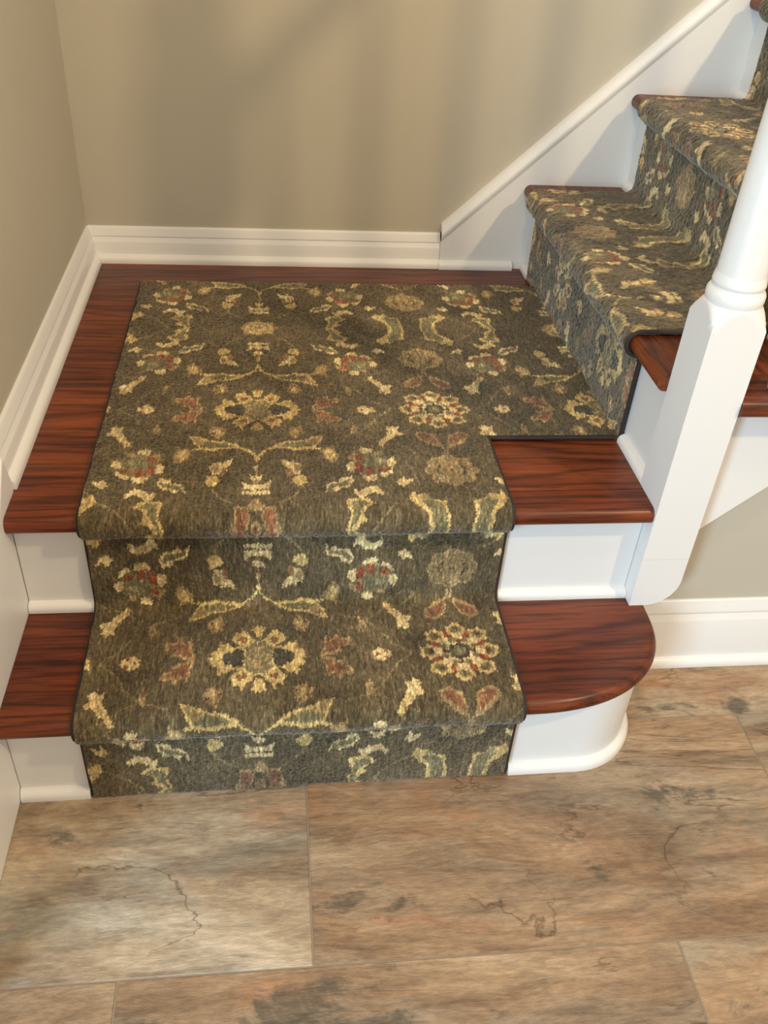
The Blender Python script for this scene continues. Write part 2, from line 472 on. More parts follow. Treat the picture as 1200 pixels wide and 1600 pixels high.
# ------------------------------------------------------------------ landing
landing = empty('stair_landing', (0.5, YR2, H1), 'square stair landing of stained oak planks under the patterned runner', 'landing')
XE = XS + 0.012
prism('nosing_board', tread_profile(YN2, -0.0045, L), 'x', 0.0006, 1.0194, WOOD, landing, smooth=True)
pw = 0.0872; y = -0.004
while y < YSK - 0.004:
    y2 = min(y + pw, YSK - 0.0006)
    x0 = 0.0006 if y < 0.01 else XW + 0.0165
    box('plank', (x0, y + 0.0002, L - 0.019), (XE if y > 0.01 else 1.0194, y2 - 0.0002, L), WOOD, landing, 0)
    y += pw
box('subfloor', (0.02, 0.014, L - 0.030), (XE, YSK - 0.002, L - 0.0205), WOOD, landing, 0)
box('riser', (0.0006, YR2, H1 + 0.0005), (1.0195, YR2 + 0.018, L - T - 0.0005), WHITE, landing, 0.001, 1)
sweep('shoe_molding', [(0.0006, YR2), (XL - 0.004, YR2)], shoe_profile(0.013, 0.017, H1), WHITE, landing)
sweep('shoe_molding', [(XR + 0.007, YR2), (1.0195, YR2)], shoe_profile(0.013, 0.017, H1), WHITE, landing)

# ------------------------------------------------------------------ upper flight
names_up = ['first step above the landing, stained oak tread on a white riser',
            'second step above the landing, stained oak tread behind the white newel post',
            'third step above the landing, only its tread nosing shows at the top right corner',
            'fourth step above the landing', 'fifth step above the landing']
names_up[3] = 'fourth oak step above the landing, beyond the top right corner'
names_up[4] = 'fifth oak step above the landing, highest of the upper flight'
YEND = -0.076
def tread_bm(length):
    pf = tread_profile(-0.5 * (RUN + OH), 0.5 * (RUN + OH), T / 2)
    bm = bmesh.new()
    A = [bm.verts.new((-length / 2, a, b)) for a, b in pf]; B = [bm.verts.new((length / 2, a, b)) for a, b in pf]
    n = len(pf)
    for i in range(n): bm.faces.new((A[i], A[(i + 1) % n], B[(i + 1) % n], B[i]))
    bm.faces.new(A); bm.faces.new(B[::-1])
    return bm
NX, NY, NW = 1.020, -0.070, 0.082                 # newel corner and width
for k in range(NSTEP):
    x = XS + k * RUN; z0 = L + k * HU; z1 = z0 + HU
    st = empty('stair_step', (x, 0.45, z0), names_up[k], 'step', 'steps of the upper flight')
    ya, yb = (NY + NW + 0.0006 if k == 0 else YEND + 0.018), YSK - 0.0006
    mesh_obj('tread', tread_bm(yb - ya), WOOD, st, ((x - OH) + (RUN + OH) / 2, (yb + ya) / 2, z1 - T / 2), True, -math.pi / 2)
    if k == 0: box('tread_end', (NX + NW + 0.0005, YEND + 0.0181, z1 - T), (x + RUN, ya - 0.0003, z1), WOOD, st, 0.0005, 1)
    # bullnosed return along the open end
    pr = [(YEND + 0.0178, z1), (YEND + 0.0178, z1 - T)] + [(YEND + 0.012 + 0.012 * math.cos(math.radians(a)), z1 - 0.015 + 0.0149 * math.sin(math.radians(a))) for a in range(270, 89, -15)]
    xs0 = x - OH if k else NX + NW + 0.0005
    prism('return_nosing', pr, 'x', xs0, x + RUN + 0.012, WOOD, st, smooth=True)
    box('riser', (x, YUW + 0.0005, z0 + 0.0005), (x + 0.018, YSK - 0.0006, z1 - T - 0.0005), WHITE, st, 0.001, 1)
    sweep('shoe_molding', [(x, YSK - 0.001), (x, UY1 + 0.006)], shoe_profile(0.013, 0.017, z0), WHITE, st)
    sweep('shoe_molding', [(x, UY0 - 0.007), (x, (NY + NW + 0.001) if k == 0 else YUW + 0.0005)], shoe_profile(0.013, 0.017, z0), WHITE, st)

# outer stringer on the face of the under-stair wall
YST = YUW - 0.022
poly = [(NX + NW + 0.0005, zc(NX + NW)), (XS + NSTEP * RUN, zc(XS + NSTEP * RUN))]
for k in range(NSTEP - 1, -1, -1):
    x = XS + k * RUN; zt = L + (k + 1) * HU - T - 0.0006
    poly += [(x + RUN - 0.001, zt), (max(x - 0.001, NX + NW + 0.0005), zt)]
stringer = prism('trim_3', poly, 'y', YST, YUW - 0.0004, WHITE)
struct(stringer, 'white outer stringer board sloping up right of the newel post', 'stringer')

# ------------------------------------------------------------------ newel post
newel = empty('newel_post', (NX + NW / 2, NY + NW / 2, H1), 'white newel post with square base and turned round shaft', 'newel post')
acx, acy = NX + NW / 2, NY + NW / 2
hw = NW / 2
def newel_block():
    bm = bmesh.new(); rows = []
    ZB, ZT = 0.300, 0.752
    N = 64
    def ring(z, rad):
        r = []
        for k in range(N):
            a = 2 * math.pi * (k + 0.0) / N
            sq = (hw / max(abs(math.cos(a)), abs(math.sin(a))))
            q = min(sq, rad)
            r.append(bm.verts.new((q * math.cos(a), q * math.sin(a), z - ZB)))
        return r
    rows.append(ring(ZB, 9)); rows.append(ring(0.717, 9))
    for i in range(0, 13):
        t = i / 12
        rows.append(ring(0.720 + 0.032 * t, 0.0580 - 0.0185 * (t ** 1.15)))
    for a, b in zip(rows, rows[1:]):
        for k in range(N): bm.faces.new((a[k], a[(k + 1) % N], b[(k + 1) % N], b[k]))
    bm.faces.new(rows[-1]); bm.faces.new(rows[0][::-1])
    return mesh_obj('post_block', bm, WHITE, newel, (acx, acy, ZB), True)
newel_block()
x1 = NX + NW
pz = [(NX, 0.3002), (NX, H1 + 0.0005)] + arc(x1 - 0.056, H1 + 0.0565, 0.056, -90, 0, 10) + [(x1, 0.3002)]
prism('post_foot', pz, 'y', NY, -0.0125, WHITE, newel)
sh = [(0.0350, 0.792)] + [(0.0350 - 0.006 * (i / 14) ** 1.2, 0.80 + 0.50 * i / 14) for i in range(15)] + [(0.032, 1.305), (0.034, 1.315), (0.032, 1.325), (0.028, 1.33)]
shaft = lathe('shaft', sh, (acx, acy), WHITE, newel)
lathe('neck_ring', [(0.0375, 0.750), (0.0405, 0.752), (0.0415, 0.757), (0.0415, 0.764), (0.0395, 0.769), (0.0365, 0.772)], (acx, acy), WHITE, shaft)
lathe('upper_ring', [(0.0365, 0.7715), (0.0362, 0.775), (0.0374, 0.777), (0.0378, 0.780), (0.0374, 0.783), (0.0352, 0.7925)], (acx, acy), WHITE, shaft)
box('top_block', (acx - 0.036, acy - 0.036, 1.3302), (acx + 0.036, acy + 0.036, 1.50), WHITE, newel, 0.003, 2)
lathe('cap', [(0.034, 1.5002), (0.044, 1.506), (0.044, 1.516), (0.034, 1.524), (0.030, 1.530), (0.040, 1.548), (0.042, 1.565), (0.036, 1.585), (0.020, 1.598), (0.004, 1.602)], (acx, acy), WHITE, newel)

# balusters and handrail of the upper flight
zr = lambda x: 1.44 + (x - (NX + NW)) * (HU / RUN)
bl_names = ['turned white baluster at the right edge beside the newel post',]
for i in range(9):
    k = (i + 0) // 2
    bx = 1.170 + i * RUN / 2 + 0.0
    kk = int((bx - XNS) / RUN)
    if kk >= NSTEP: break
    zb = L + (kk + 1) * HU
    zt = zr(bx) - 0.004
    ordn = ['first', 'second', 'third', 'fourth', 'fifth', 'sixth', 'seventh', 'eighth', 'ninth', 'tenth'][i]
    b = empty('baluster', (bx, -0.042, zb), ('turned white baluster foot at the right edge beside the newel post' if i == 0 else ordn + ' turned white baluster of the upper flight counting from the newel post'), 'baluster', 'balusters of the upper flight')
    lathe('foot', [(0.013, zb + 0.0005), (0.0165, zb + 0.006), (0.0185, zb + 0.018), (0.0190, zb + 0.032), (0.0170, zb + 0.044), (0.013, zb + 0.052)], (bx, -0.042), WHITE, b, 20)
    n = 10
    lathe('spindle', [(0.0125, zb + 0.0522), (0.015, zb + 0.058), (0.0125, zb + 0.064)] + [(0.0145 - 0.0055 * (j / n), zb + 0.075 + (zt - zb - 0.08) * j / n) for j in range(n + 1)] + [(0.009, zt)], (bx, -0.042), WHITE, b, 16)
rail = slope_bar('handrail', NX + NW - 0.004, XS + NSTEP * RUN, zr, [(-0.042 + a, b) for a, b in
        [(-0.030, 0.010), (-0.026, 0.0), (0.026, 0.0), (0.030, 0.010), (0.030, 0.030), (0.026, 0.040), (0.014, 0.050), (0.0, 0.053), (-0.014, 0.050), (-0.026, 0.040), (-0.030, 0.030)]], WOOD, None)
rail['label'] = 'stained oak handrail sloping up from the newel post above the balusters'; rail['category'] = 'handrail'

# ------------------------------------------------------------------ carpet pattern (quarter repeat, millimetres)
MOTIFS = [
    ('L', 'v', [(245,-2),(234,9),(218,22),(206,40),(198,55),(184,72),(165,84),(132,95)], 3),
    ('L', 'v', [(172,82),(194,90),(204,101),(209,120),(225,135),(252,149)], 2),
    ('L', 'v', [(209,109),(240,116),(262,136),(272,159)], 2),
    ('L', 'v', [(242,278),(220,291),(201,310),(186,332),(173,347)], 3),
    ('L', 'v', [(208,105),(218,129),(215,142)], 2),
    ('L', 'v', [(35,284),(51,274),(62,260),(71,244)], 4),
    ('L', 'v', [(242,278),(259,255),(274,243)], 2),
    ('P', 'Y', [(79,-1),(72,5),(74,10),(70,16),(66,18),(63,22),(62,31),(60,38),(55,31),(46,33),(42,25),(37,23),(30,25),(26,28),(13,31),(9,41),(3,37),(0,37),(0,-4)], 'rosA'),
    ('P', 'D', [(18,-3),(40,-2),(58,-2),(56,6),(52,12),(42,14),(37,19),(29,21),(21,15),(24,8)], ''),
    ('P', 'O', [(0,-4),(22,-3),(21,6),(18,13),(26,21),(13,29),(8,37),(2,34),(0,34)], ''),
    ('P', 'O2', [(0,-4),(16,0),(2,11),(0,12)], ''),
    ('L', 'T', [(19,-1),(2,15),(0,18)], 4),
    ('L', 'T', [(0,19),(5,23),(20,10)], 4),
    ('P', 'Y', [(8,41),(14,31),(22,25),(33,29),(44,43),(39,50),(38,57),(29,57),(25,69),(21,56),(13,50)], ''),
    ('P', 'R2', [(16,41),(22,32),(30,34),(32,40),(26,47),(21,45)], ''),
    ('P', 'Y', [(-3,45),(4,45),(7,55),(11,69),(5,69),(3,75),(0,69),(-5,70)], ''),
    ('P', 'T', [(54,66),(65,58),(75,57),(82,69),(82,80),(72,89),(64,98),(58,88),(55,80)], ''),
    ('P', 'R3', [(54,71),(58,68),(61,72),(57,75)], ''),
    ('P', 'R3', [(72,79),(76,75),(80,79),(76,84)], ''),
    ('P', 'R3', [(60,88),(63,85),(66,89),(63,92)], ''),
    ('P', 'R3', [(74,64),(77,61),(80,64),(77,67)], ''),
    ('P', 'Y', [(62,72),(67,63),(71,70),(69,81),(64,80)], ''),
    ('P', 'T', [(96,-2),(103,0),(119,3),(126,11),(135,8),(128,21),(145,24),(150,36),(144,41),(132,38),(124,51),(120,40),(113,36),(107,46),(105,24),(100,10)], ''),
    ('P', 'R2', [(101,6),(107,7),(120,9),(125,15),(132,13),(126,22),(140,25),(144,33),(139,36),(130,34),(123,44),(120,35),(115,32),(111,40),(108,24),(105,14)], ''),
    ('P', 'Y', [(25,127),(31,117),(51,107),(78,102),(97,91),(115,86),(104,113),(97,127),(109,128),(109,132),(91,131),(68,136),(57,130),(42,130)], ''),
    ('P', 'O', [(35,123),(51,112),(78,107),(96,98),(103,101),(95,122),(68,128),(54,124)], ''),
    ('P', 'T', [(81,107),(96,96),(109,91),(102,109),(92,119)], ''),
    ('L', 'Y', [(-1,173),(3,152),(11,138),(27,127)], 4),
    ('P', 'T', [(108,133),(120,128),(128,128),(131,116),(132,138),(137,146),(136,164),(124,174),(120,164),(116,165),(108,149)], 'cup'),
    ('P', 'Y', [(113,137),(126,133),(132,149),(124,164),(116,154)], ''),
    ('P', 'C', [(37,159),(48,166),(59,171),(58,160),(62,172),(73,174),(75,186),(70,206),(57,206),(47,193),(56,187),(45,182)], ''),
    ('P', 'R4', [(49,190),(57,188),(58,206),(54,213),(48,203)], ''),
    ('P', 'T', [(61,179),(71,176),(74,189),(68,201),(61,189)], ''),
    ('P', 'Y', [(55,220),(63,213),(77,207),(82,225),(74,239),(66,237),(58,230)], ''),
    ('P', 'Y', [(-3,178),(3,183),(3,197),(-3,199)], ''),
    ('L', 'T', [(-1,170),(0,212)], 3),
    ('P', 'C', [(-3,206),(4,212),(10,207),(8,222),(-2,224)], ''),
    ('P', 'R4', [(-2,224),(6,223),(5,230),(-2,231)], ''),
    ('P', 'C', [(-2,233),(10,236),(23,224),(20,247),(9,245),(5,250),(-2,243)], ''),
    ('P', 'C', [(-2,250),(11,252),(21,250),(23,260),(6,261),(-2,263)], ''),
    ('P', 'T', [(-2,270),(2,271),(9,282),(13,292),(10,299),(-1,302)], 'node'),
    ('P', 'T', [(8,308),(12,304),(17,290),(32,292),(34,315),(42,330),(33,337),(19,348),(15,336)], 'node'),
    ('P', 'R2', [(11,308),(17,297),(30,300),(31,317),(34,326),(19,336),(15,323)], 'node'),
    ('P', 'T', [(-1,314),(4,319),(8,327),(12,350),(-1,352)], 'node'),
    ('P', 'R2', [(-1,323),(3,327),(4,342),(-1,344)], 'node'),
    ('P', 'O', [(160,148),(178,145),(200,145),(221,155),(221,187),(208,206),(185,212),(169,208),(160,193)], ''),
    ('P', 'C', [(148,180),(158,169),(165,179),(161,202),(149,197)], ''),
    ('P', 'T', [(151,158),(164,140),(173,151),(162,163),(153,167)], ''),
    ('P', 'C', [(173,132),(183,128),(193,132),(194,144),(175,146)], ''),
    ('P', 'T', [(199,142),(212,139),(212,149),(199,152)], ''),
    ('P', 'C', [(218,168),(228,159),(233,175),(225,187),(216,183)], ''),
    ('P', 'C', [(200,206),(212,203),(225,189),(222,206),(207,217)], ''),
    ('P', 'C', [(171,211),(184,207),(198,208),(195,224),(180,226)], ''),
    ('P', 'R', [(161,155),(176,150),(177,164),(165,170)], ''),
    ('P', 'R', [(161,177),(174,176),(178,193),(176,209),(165,200)], ''),
    ('P', 'R', [(182,190),(193,185),(193,209),(179,211)], ''),
    ('P', 'R', [(201,187),(216,186),(213,199),(200,200)], ''),
    ('P', 'O3', [(195,161),(208,162),(210,173),(197,178)], ''),
    ('P', 'C', [(107,260),(112,238),(121,229),(133,229),(135,218),(155,213),(157,227),(146,247),(136,245),(125,256),(118,247),(111,255)], ''),
    ('P', 'O', [(112,250),(116,237),(133,232),(152,220),(153,227),(143,241),(125,245)], ''),
    ('P', 'C', [(155,251),(164,256),(172,246),(191,242),(204,257),(201,268),(189,257),(175,265),(168,278),(161,272)], ''),
    ('P', 'Y', [(141,276),(154,274),(176,275),(186,289),(174,295),(166,306),(173,317),(158,327),(149,345),(134,350),(141,327),(148,306),(142,290)], ''),
    ('P', 'O', [(151,281),(170,280),(178,288),(166,296),(159,312),(150,328),(143,336),(149,312)], ''),
    ('P', 'C', [(208,120),(212,106),(222,93),(229,74),(227,58),(234,63),(241,56),(250,61),(247,73),(255,82),(250,89),(240,88),(232,102),(221,110),(217,122)], ''),
    ('P', 'Y', [(210,119),(215,104),(227,94),(229,100),(218,118)], ''),
    ('P', 'C', [(181,5),(191,-18),(199,-20),(211,-16),(212,5),(195,15),(187,12)], ''),
    ('P', 'R', [(191,-12),(195,-16),(198,-12),(194,-8)], ''),
    ('P', 'R', [(202,-9),(207,-13),(210,-9),(206,-4)], ''),
    ('P', 'R', [(186,0),(190,-4),(193,0),(189,4)], ''),
    ('P', 'R', [(199,7),(203,3),(207,7),(203,11)], ''),
    ('P', 'T', [(164,64),(171,50),(176,65),(173,80),(165,89)], ''),
    ('P', 'O', [(168,65),(171,57),(173,65),(170,76)], ''),
    ('P', 'C', [(228,234),(238,215),(243,226),(256,220),(249,235),(239,243)], ''),
    ('P', 'T', [(276,81),(294,76),(311,89),(320,132),(296,118),(279,101)], ''),
    ('P', 'R2', [(281,84),(293,82),(308,94),(314,120),(297,109),(284,97)], ''),
    ('L', 'T', [(320,130),(320,150)], 3),
    ('P', 'Y', [(241,278),(251,256),(257,267),(272,263),(280,279),(300,282),(301,302),(305,327),(302,346),(288,357),(285,345),(274,341),(269,308),(257,297)], ''),
    ('P', 'O', [(260,284),(273,277),(294,288),(300,327),(299,340),(289,343),(279,329),(273,301)], ''),
    ('P', 'O3', [(265,270),(273,263),(279,277),(269,284)], ''),
]

PAL = {  # linear reflectance of the dyed wools
    'G': (0.100, 0.075, 0.039), 'v': (0.20, 0.150, 0.072), 'Y': (0.49, 0.35, 0.14), 'C': (0.57, 0.43, 0.21), 'T': (0.30, 0.205, 0.095),
    'O': (0.165, 0.140, 0.070), 'O2': (0.20, 0.165, 0.08), 'O3': (0.27, 0.23, 0.115), 'D': (0.060, 0.052, 0.034), 'R': (0.22, 0.067, 0.031),
    'R2': (0.20, 0.094, 0.048), 'R3': (0.115, 0.045, 0.022), 'R4': (0.25, 0.14, 0.065)}
AX, WQ, V0Q, HQ = 0.3755, 323, 0.345, 333
SS = 2
def raster(node_kind):
    h, w = (HQ + 30) * SS, (WQ + 10) * SS
    img = np.empty((h, w, 3), np.float32); img[:] = PAL['G']
    wrng = np.random.default_rng(3)
    def fill(pts, col):
        p = np.array(pts, float)
        x0, y0 = np.floor(p.min(0)) - 1; x1, y1 = np.ceil(p.max(0)) + 1
        xs = np.arange(max(0, int(x0 * SS)), min(w, int(x1 * SS))); ys = np.arange(max(0, int(y0 * SS)), min(h, int(y1 * SS)))
        if len(xs) == 0 or len(ys) == 0: return
        X, Y = np.meshgrid((xs + .5) / SS, (ys + .5) / SS)
        ins = np.zeros(X.shape, bool)
        n = len(p)
        for i in range(n):
            (xa, ya), (xb, yb) = p[i], p[(i + 1) % n]
            if ya == yb: continue
            c = (ya > Y) != (yb > Y)
            ins ^= c & (X < (xb - xa) * (Y - ya) / (yb - ya) + xa)
        sub = img[ys[0]:ys[-1] + 1, xs[0]:xs[-1] + 1]
        sub[ins] = PAL[col]
    def line(pts, col, wd):
        for (xa, ya), (xb, yb) in zip(pts, pts[1:]):
            d = math.hypot(xb - xa, yb - ya) or 1; nx, ny = -(yb - ya) / d * wd / 2, (xb - xa) / d * wd / 2
            ex, ey = (xb - xa) / d * wd * .3, (yb - ya) / d * wd * .3
            fill([(xa + nx - ex, ya + ny - ey), (xb + nx + ex, yb + ny + ey), (xb - nx + ex, yb - ny + ey), (xa - nx - ex, ya - ny - ey)], col)
    def disc(cx, cy, rx, ry, col, lob=0, amp=0.0, n=48, ph=0.0):
        fill([(cx + rx * (1 + amp * math.cos(lob * a + ph)) * math.cos(a), cy + ry * (1 + amp * math.cos(lob * a + ph)) * math.sin(a)) for a in [2 * math.pi * i / n for i in range(n)]], col)
    for kind, col, pts, extra in MOTIFS:
        if extra == 'node' and node_kind: continue
        if kind == 'P': fill(pts, col)
        else: line(pts, col, extra)
    # eight-petalled rosette on the second axis
    cx, cy = WQ, 0
    for i in range(8):
        a = math.pi / 8 + i * math.pi / 4
        ux, uy = math.cos(a), math.sin(a)
        fill([(cx + 26 * ux - 7 * uy, cy + 26 * uy + 7 * ux), (cx + 46 * ux - 8 * uy, cy + 46 * uy + 8 * ux), (cx + 52 * ux, cy + 52 * uy), (cx + 46 * ux + 8 * uy, cy + 46 * uy - 8 * ux), (cx + 26 * ux + 7 * uy, cy + 26 * uy - 7 * ux)], 'R')
    for i in range(8):
        a = i * math.pi / 4; rr = 49 if i % 2 == 0 else 51
        px, py = cx + rr * math.cos(a), cy + rr * math.sin(a)
        disc(px, py, 16, 15, 'Y', 6, 0.12, ph=a); disc(px, py, 10, 9, 'O'); disc(px + 2, py + 2, 5, 4, 'R3')
    disc(cx, cy, 38, 37, 'C', 8, 0.16); 
    for i in range(8):
        a = math.pi / 8 + i * math.pi / 4
        disc(cx + 27 * math.cos(a), cy + 27 * math.sin(a), 6, 6, 'O')
    for i in range(4):
        a = i * math.pi / 2
        disc(cx + 24 * math.cos(a), cy + 24 * math.sin(a), 4, 4, 'R3')
    disc(cx, cy, 19, 18, 'D', 8, 0.08); disc(cx, cy, 12, 11, 'O'); disc(cx, cy, 4, 4, 'O3')
    # ring flower
    cx, cy = WQ - 1, 197
    disc(cx, cy, 42, 43, 'T', 8, 0.07); disc(cx, cy, 38, 39, 'T'); 
    for i in range(8):
        a = i * math.pi / 4
        disc(cx + 33 * math.cos(a), cy + 34 * math.sin(a), 7, 7, 'O')
        disc(cx + 33 * math.cos(a), cy + 34 * math.sin(a), 3.5, 3.5, 'T')
    disc(cx, cy, 25, 22, 'G'); disc(cx, cy, 19, 23, 'T', 6, 0.06); disc(cx, cy, 13, 14, 'O2'); disc(cx, cy, 9, 10, 'T'); disc(cx, cy, 3, 3, 'R3')
    if node_kind:
        disc(0, HQ, 36, 36, 'T', 8, 0.10); disc(0, HQ, 30, 30, 'Y', 8, 0.06); disc(0, HQ, 22, 22, 'T'); disc(0, HQ, 17, 16, 'C', 6, 0.08); disc(0, HQ, 8, 8, 'T')
    else:
        pass
    # half-seen leaf ornament where the second axis meets the palmette row
    return img
IMG_A, IMG_B = raster(False), raster(True)

def smooth_noise(shape, kv, ku, rng):
    a = rng.standard_normal(shape).astype(np.float32)
    def blur(a, k, ax):
        if k <= 1: return a
        ker = np.hanning(k + 2)[1:-1]; ker /= ker.sum()
        return np.apply_along_axis(lambda r: np.convolve(r, ker, 'same'), ax, a)
    a = blur(a, ku, 1); a = blur(a, kv, 0)
    return a / (a.std() + 1e-6)

def big_noise(shape, cells, rng):
    cv, cu = max(3, int(shape[0] / cells) + 3), max(3, int(shape[1] / cells) + 3)
    g = rng.standard_normal((cv, cu))
    y = np.linspace(0, cv - 1.001, shape[0]); x = np.linspace(0, cu - 1.001, shape[1])
    yi, xi = y.astype(int), x.astype(int); fy, fx = (y - yi)[:, None], (x - xi)[None, :]
    fy, fx = fy * fy * (3 - 2 * fy), fx * fx * (3 - 2 * fx)
    a = g[yi][:, xi]; b = g[yi + 1][:, xi] if True else a
    c = g[yi][:, xi + 1]; d = g[yi + 1][:, xi + 1]
    return (a * (1 - fy) + b * fy) * (1 - fx) + (c * (1 - fy) + d * fy) * fx

def pattern(u, v, shape, rng):
    """u, v arrays (metres, relative to the axis / rosette row), on a grid of the given shape"""
    wu = smooth_noise(shape, 3, 3, rng) * 0.0008 + big_noise(shape, 8, rng) * 0.0008
    wv = smooth_noise(shape, 3, 1, rng) * 0.0014
    U = (u + wu) * 1000; Vv = (v + wv) * 1000
    W2, H2 = 2 * WQ, 2 * HQ
    p = np.abs((U + WQ) % W2 - WQ)
    q = np.abs((Vv + HQ) % H2 - HQ)
    xi = np.clip((p * SS).astype(int), 0, IMG_A.shape[1] - 1); yi = np.clip((q * SS).astype(int), 0, IMG_A.shape[0] - 1)
    rowid = np.floor(Vv / H2).astype(int)
    col = np.where((rowid >= 1)[..., None], IMG_B[yi, xi], IMG_A[yi, xi])
    # yarn streaks and uneven dye
    st = smooth_noise(shape, 7, 1, rng); big = big_noise(shape, 45, rng); fine = rng.standard_normal(shape)
    st2 = smooth_noise(shape, 17, 2, rng); mid = big_noise(shape, 18, rng)
    f = np.exp(0.26 * st + 0.16 * st2 + 0.14 * fine + 0.17 * big + 0.10 * mid)[..., None]
    sp = np.clip(smooth_noise(shape, 5, 1, rng) - 1.5, 0, 1.5)[..., None] * 0.075
    col = col * f + sp * np.array((1.0, 0.85, 0.55))
    return np.clip(col, 0.01, 0.9)

def grid_carpet(name, pos, nrm, col, mask, parent, thick=C, rough=0.0011):
    """pos, nrm: (nv, nu, 3); mask: (nv-1, nu-1) kept quads; open edges get a skirt down to the tread"""
    nv, nu = pos.shape[:2]
    disp = smooth_noise((nv, nu), 2, 2, RNG) * rough * 0.6 + RNG.standard_normal((nv, nu)) * rough * 0.35
    P = (pos + nrm * np.clip(disp, -0.002, 0.0025)[..., None]).reshape(-1, 3)
    N = nrm.reshape(-1, 3)
    idx = np.arange(nv * nu).reshape(nv, nu)
    q = np.stack([idx[:-1, :-1], idx[:-1, 1:], idx[1:, 1:], idx[1:, :-1]], -1)[mask]
    e = np.concatenate([q[:, [0, 1]], q[:, [1, 2]], q[:, [2, 3]], q[:, [3, 0]]])
    es = np.sort(e, 1); key = es[:, 0].astype(np.int64) * (nv * nu) + es[:, 1]
    _, inv, cnt = np.unique(key, return_inverse=True, return_counts=True)
    be = e[cnt[inv] == 1]
    bv = np.unique(be); mp = {int(a): nv * nu + i for i, a in enumerate(bv)}
    sk_ = P[bv] - N[bv] * (thick - 0.0012)
    sq = np.array([[b, a, mp[int(a)], mp[int(b)]] for a, b in be])
    allP = np.concatenate([P, sk_]); allQ = np.concatenate([q, sq])
    used = np.unique(allQ); remap = np.full(len(allP), -1); remap[used] = np.arange(len(used))
    allP = allP[used]; allQ = remap[allQ]
    colf = np.concatenate([col.reshape(-1, 3), np.tile(np.array(PAL['G']) * 0.8, (len(bv), 1))])[used]
    ctr = allP.mean(0); ctr = Vector((float(ctr[0]), float(ctr[1]), float(allP[:, 2].min())))
    allP = allP - np.array(ctr)
    me = bpy.data.meshes.new(name)
    me.vertices.add(len(allP)); me.vertices.foreach_set('co', allP.astype(np.float32).ravel())
    me.loops.add(allQ.size); me.loops.foreach_set('vertex_index', allQ.astype(np.int32).ravel())
    me.polygons.add(len(allQ)); me.polygons.foreach_set('loop_start', (np.arange(len(allQ)) * 4).astype(np.int32))
    me.polygons.foreach_set('use_smooth', np.ones(len(allQ), bool))
    me.update(calc_edges=True)
    at = me.color_attributes.new('pattern', 'FLOAT_COLOR', 'POINT')
    at.data.foreach_set('color', np.concatenate([colf, np.ones((len(colf), 1))], 1).astype(np.float32).ravel())
    me.materials.append(CARPET)
    o = bpy.data.objects.new(name, me); link(o, parent)
    o.location = ctr - Vector(parent.location)
    return o

# ---- profile of the runner: list of (depth, z, normal_d, normal_z, v)
def stair_profile(segs, ds):
    out = []
    for s in segs:
        if s[0] == 'line':
            _, (a0, b0), (a1, b1), va, vb = s
            Ln = math.hypot(a1 - a0, b1 - b0); n = max(1, int(round(Ln / ds)))
            td, tz = (a1 - a0) / Ln, (b1 - b0) / Ln
            for i in range(n): t = i / n; out.append((a0 + (a1 - a0) * t, b0 + (b1 - b0) * t, -tz, td, va + (vb - va) * t))
        else:   # arc: centre, radius, start, end (degrees), sign of the normal
            _, (ca, cb), r, d0, d1, sg, va, vb = s
            Ln = abs(math.radians(d1 - d0)) * r; n = max(2, int(round(Ln / ds)))
            for i in range(n):
                t = i / n; a = math.radians(d0 + (d1 - d0) * t)
                out.append((ca + r * math.cos(a), cb + r * math.sin(a), sg * math.cos(a), sg * math.sin(a), va + (vb - va) * t))
    return out
RA = T / 2 + C
FI = 0.014
def nose_segs(d_riser, d_nose, z_low, z_top, v_low):
    """riser from z_low up, then round the nosing; d_* are depths of bare wood faces"""
    zb = z_top - T - C + 0.001
    v1 = v_low + zb - z_low
    dn = d_nose + T / 2
    s = [('line', (d_riser - C, z_low), (d_riser - C, zb - 0.006), v_low, v1)]
    s += [('line', (d_riser - C, zb - 0.006), (dn, zb + 0.0005), v1, v1 + 0.012)]
    s += [('arc', (dn, z_top - T / 2), RA, -90, -270, 1, v1 + 0.012, v1 + 0.012 + math.pi * RA)]
    return s, v1 + 0.012 + math.pi * RA, dn

# ------------------------------------------------------------------ lower runner
runner = empty('stair_runner', (0.45, YR1, 0.0), 'olive floral carpet runner covering the two lower steps and the landing', 'carpet runner')
NU = 420
DU = (XR - XL) / NU
segs, v, dn = nose_segs(YR1, YN1, 0.0015, H1, 0.0015)
v = 0.250
segs[-1] = segs[-1][:-2] + (0.165, 0.250)
yt = YR2 - C - FI
segs.append(('line', (dn, H1 + C), (yt, H1 + C), v, v + yt - dn)); v += yt - dn
segs.append(('arc', (yt, H1 + C + FI), FI, -90, 0, -1, v, v + FI * 2)); v = 0.474 + FI
s2, v2, dn2 = nose_segs(YR2, YN2, H1 + C + FI, L, v)
s2[-1] = s2[-1][:-2] + (0.637, 0.721)
segs += s2
segs.append(('line', (dn2, L + C), (YC, L + C), 0.721, 0.721 + YC - dn2))
pA = stair_profile(segs, 0.0016)
kC = len(pA)
segB = [('line', (YC, L + C), (YBK, L + C), 0.721 + YC - dn2, 0.721 + YBK - dn2)]
pB = stair_profile(segB, 0.0016)
pB.append((YBK, L + C, 0, 1, 0.721 + YBK - dn2))
prof = np.array(pA + pB)
XEND = XS - C - 0.0006
nu_all = NU + int(round((XEND - XR) / DU)) + 1
us = XL + DU * np.arange(nu_all)
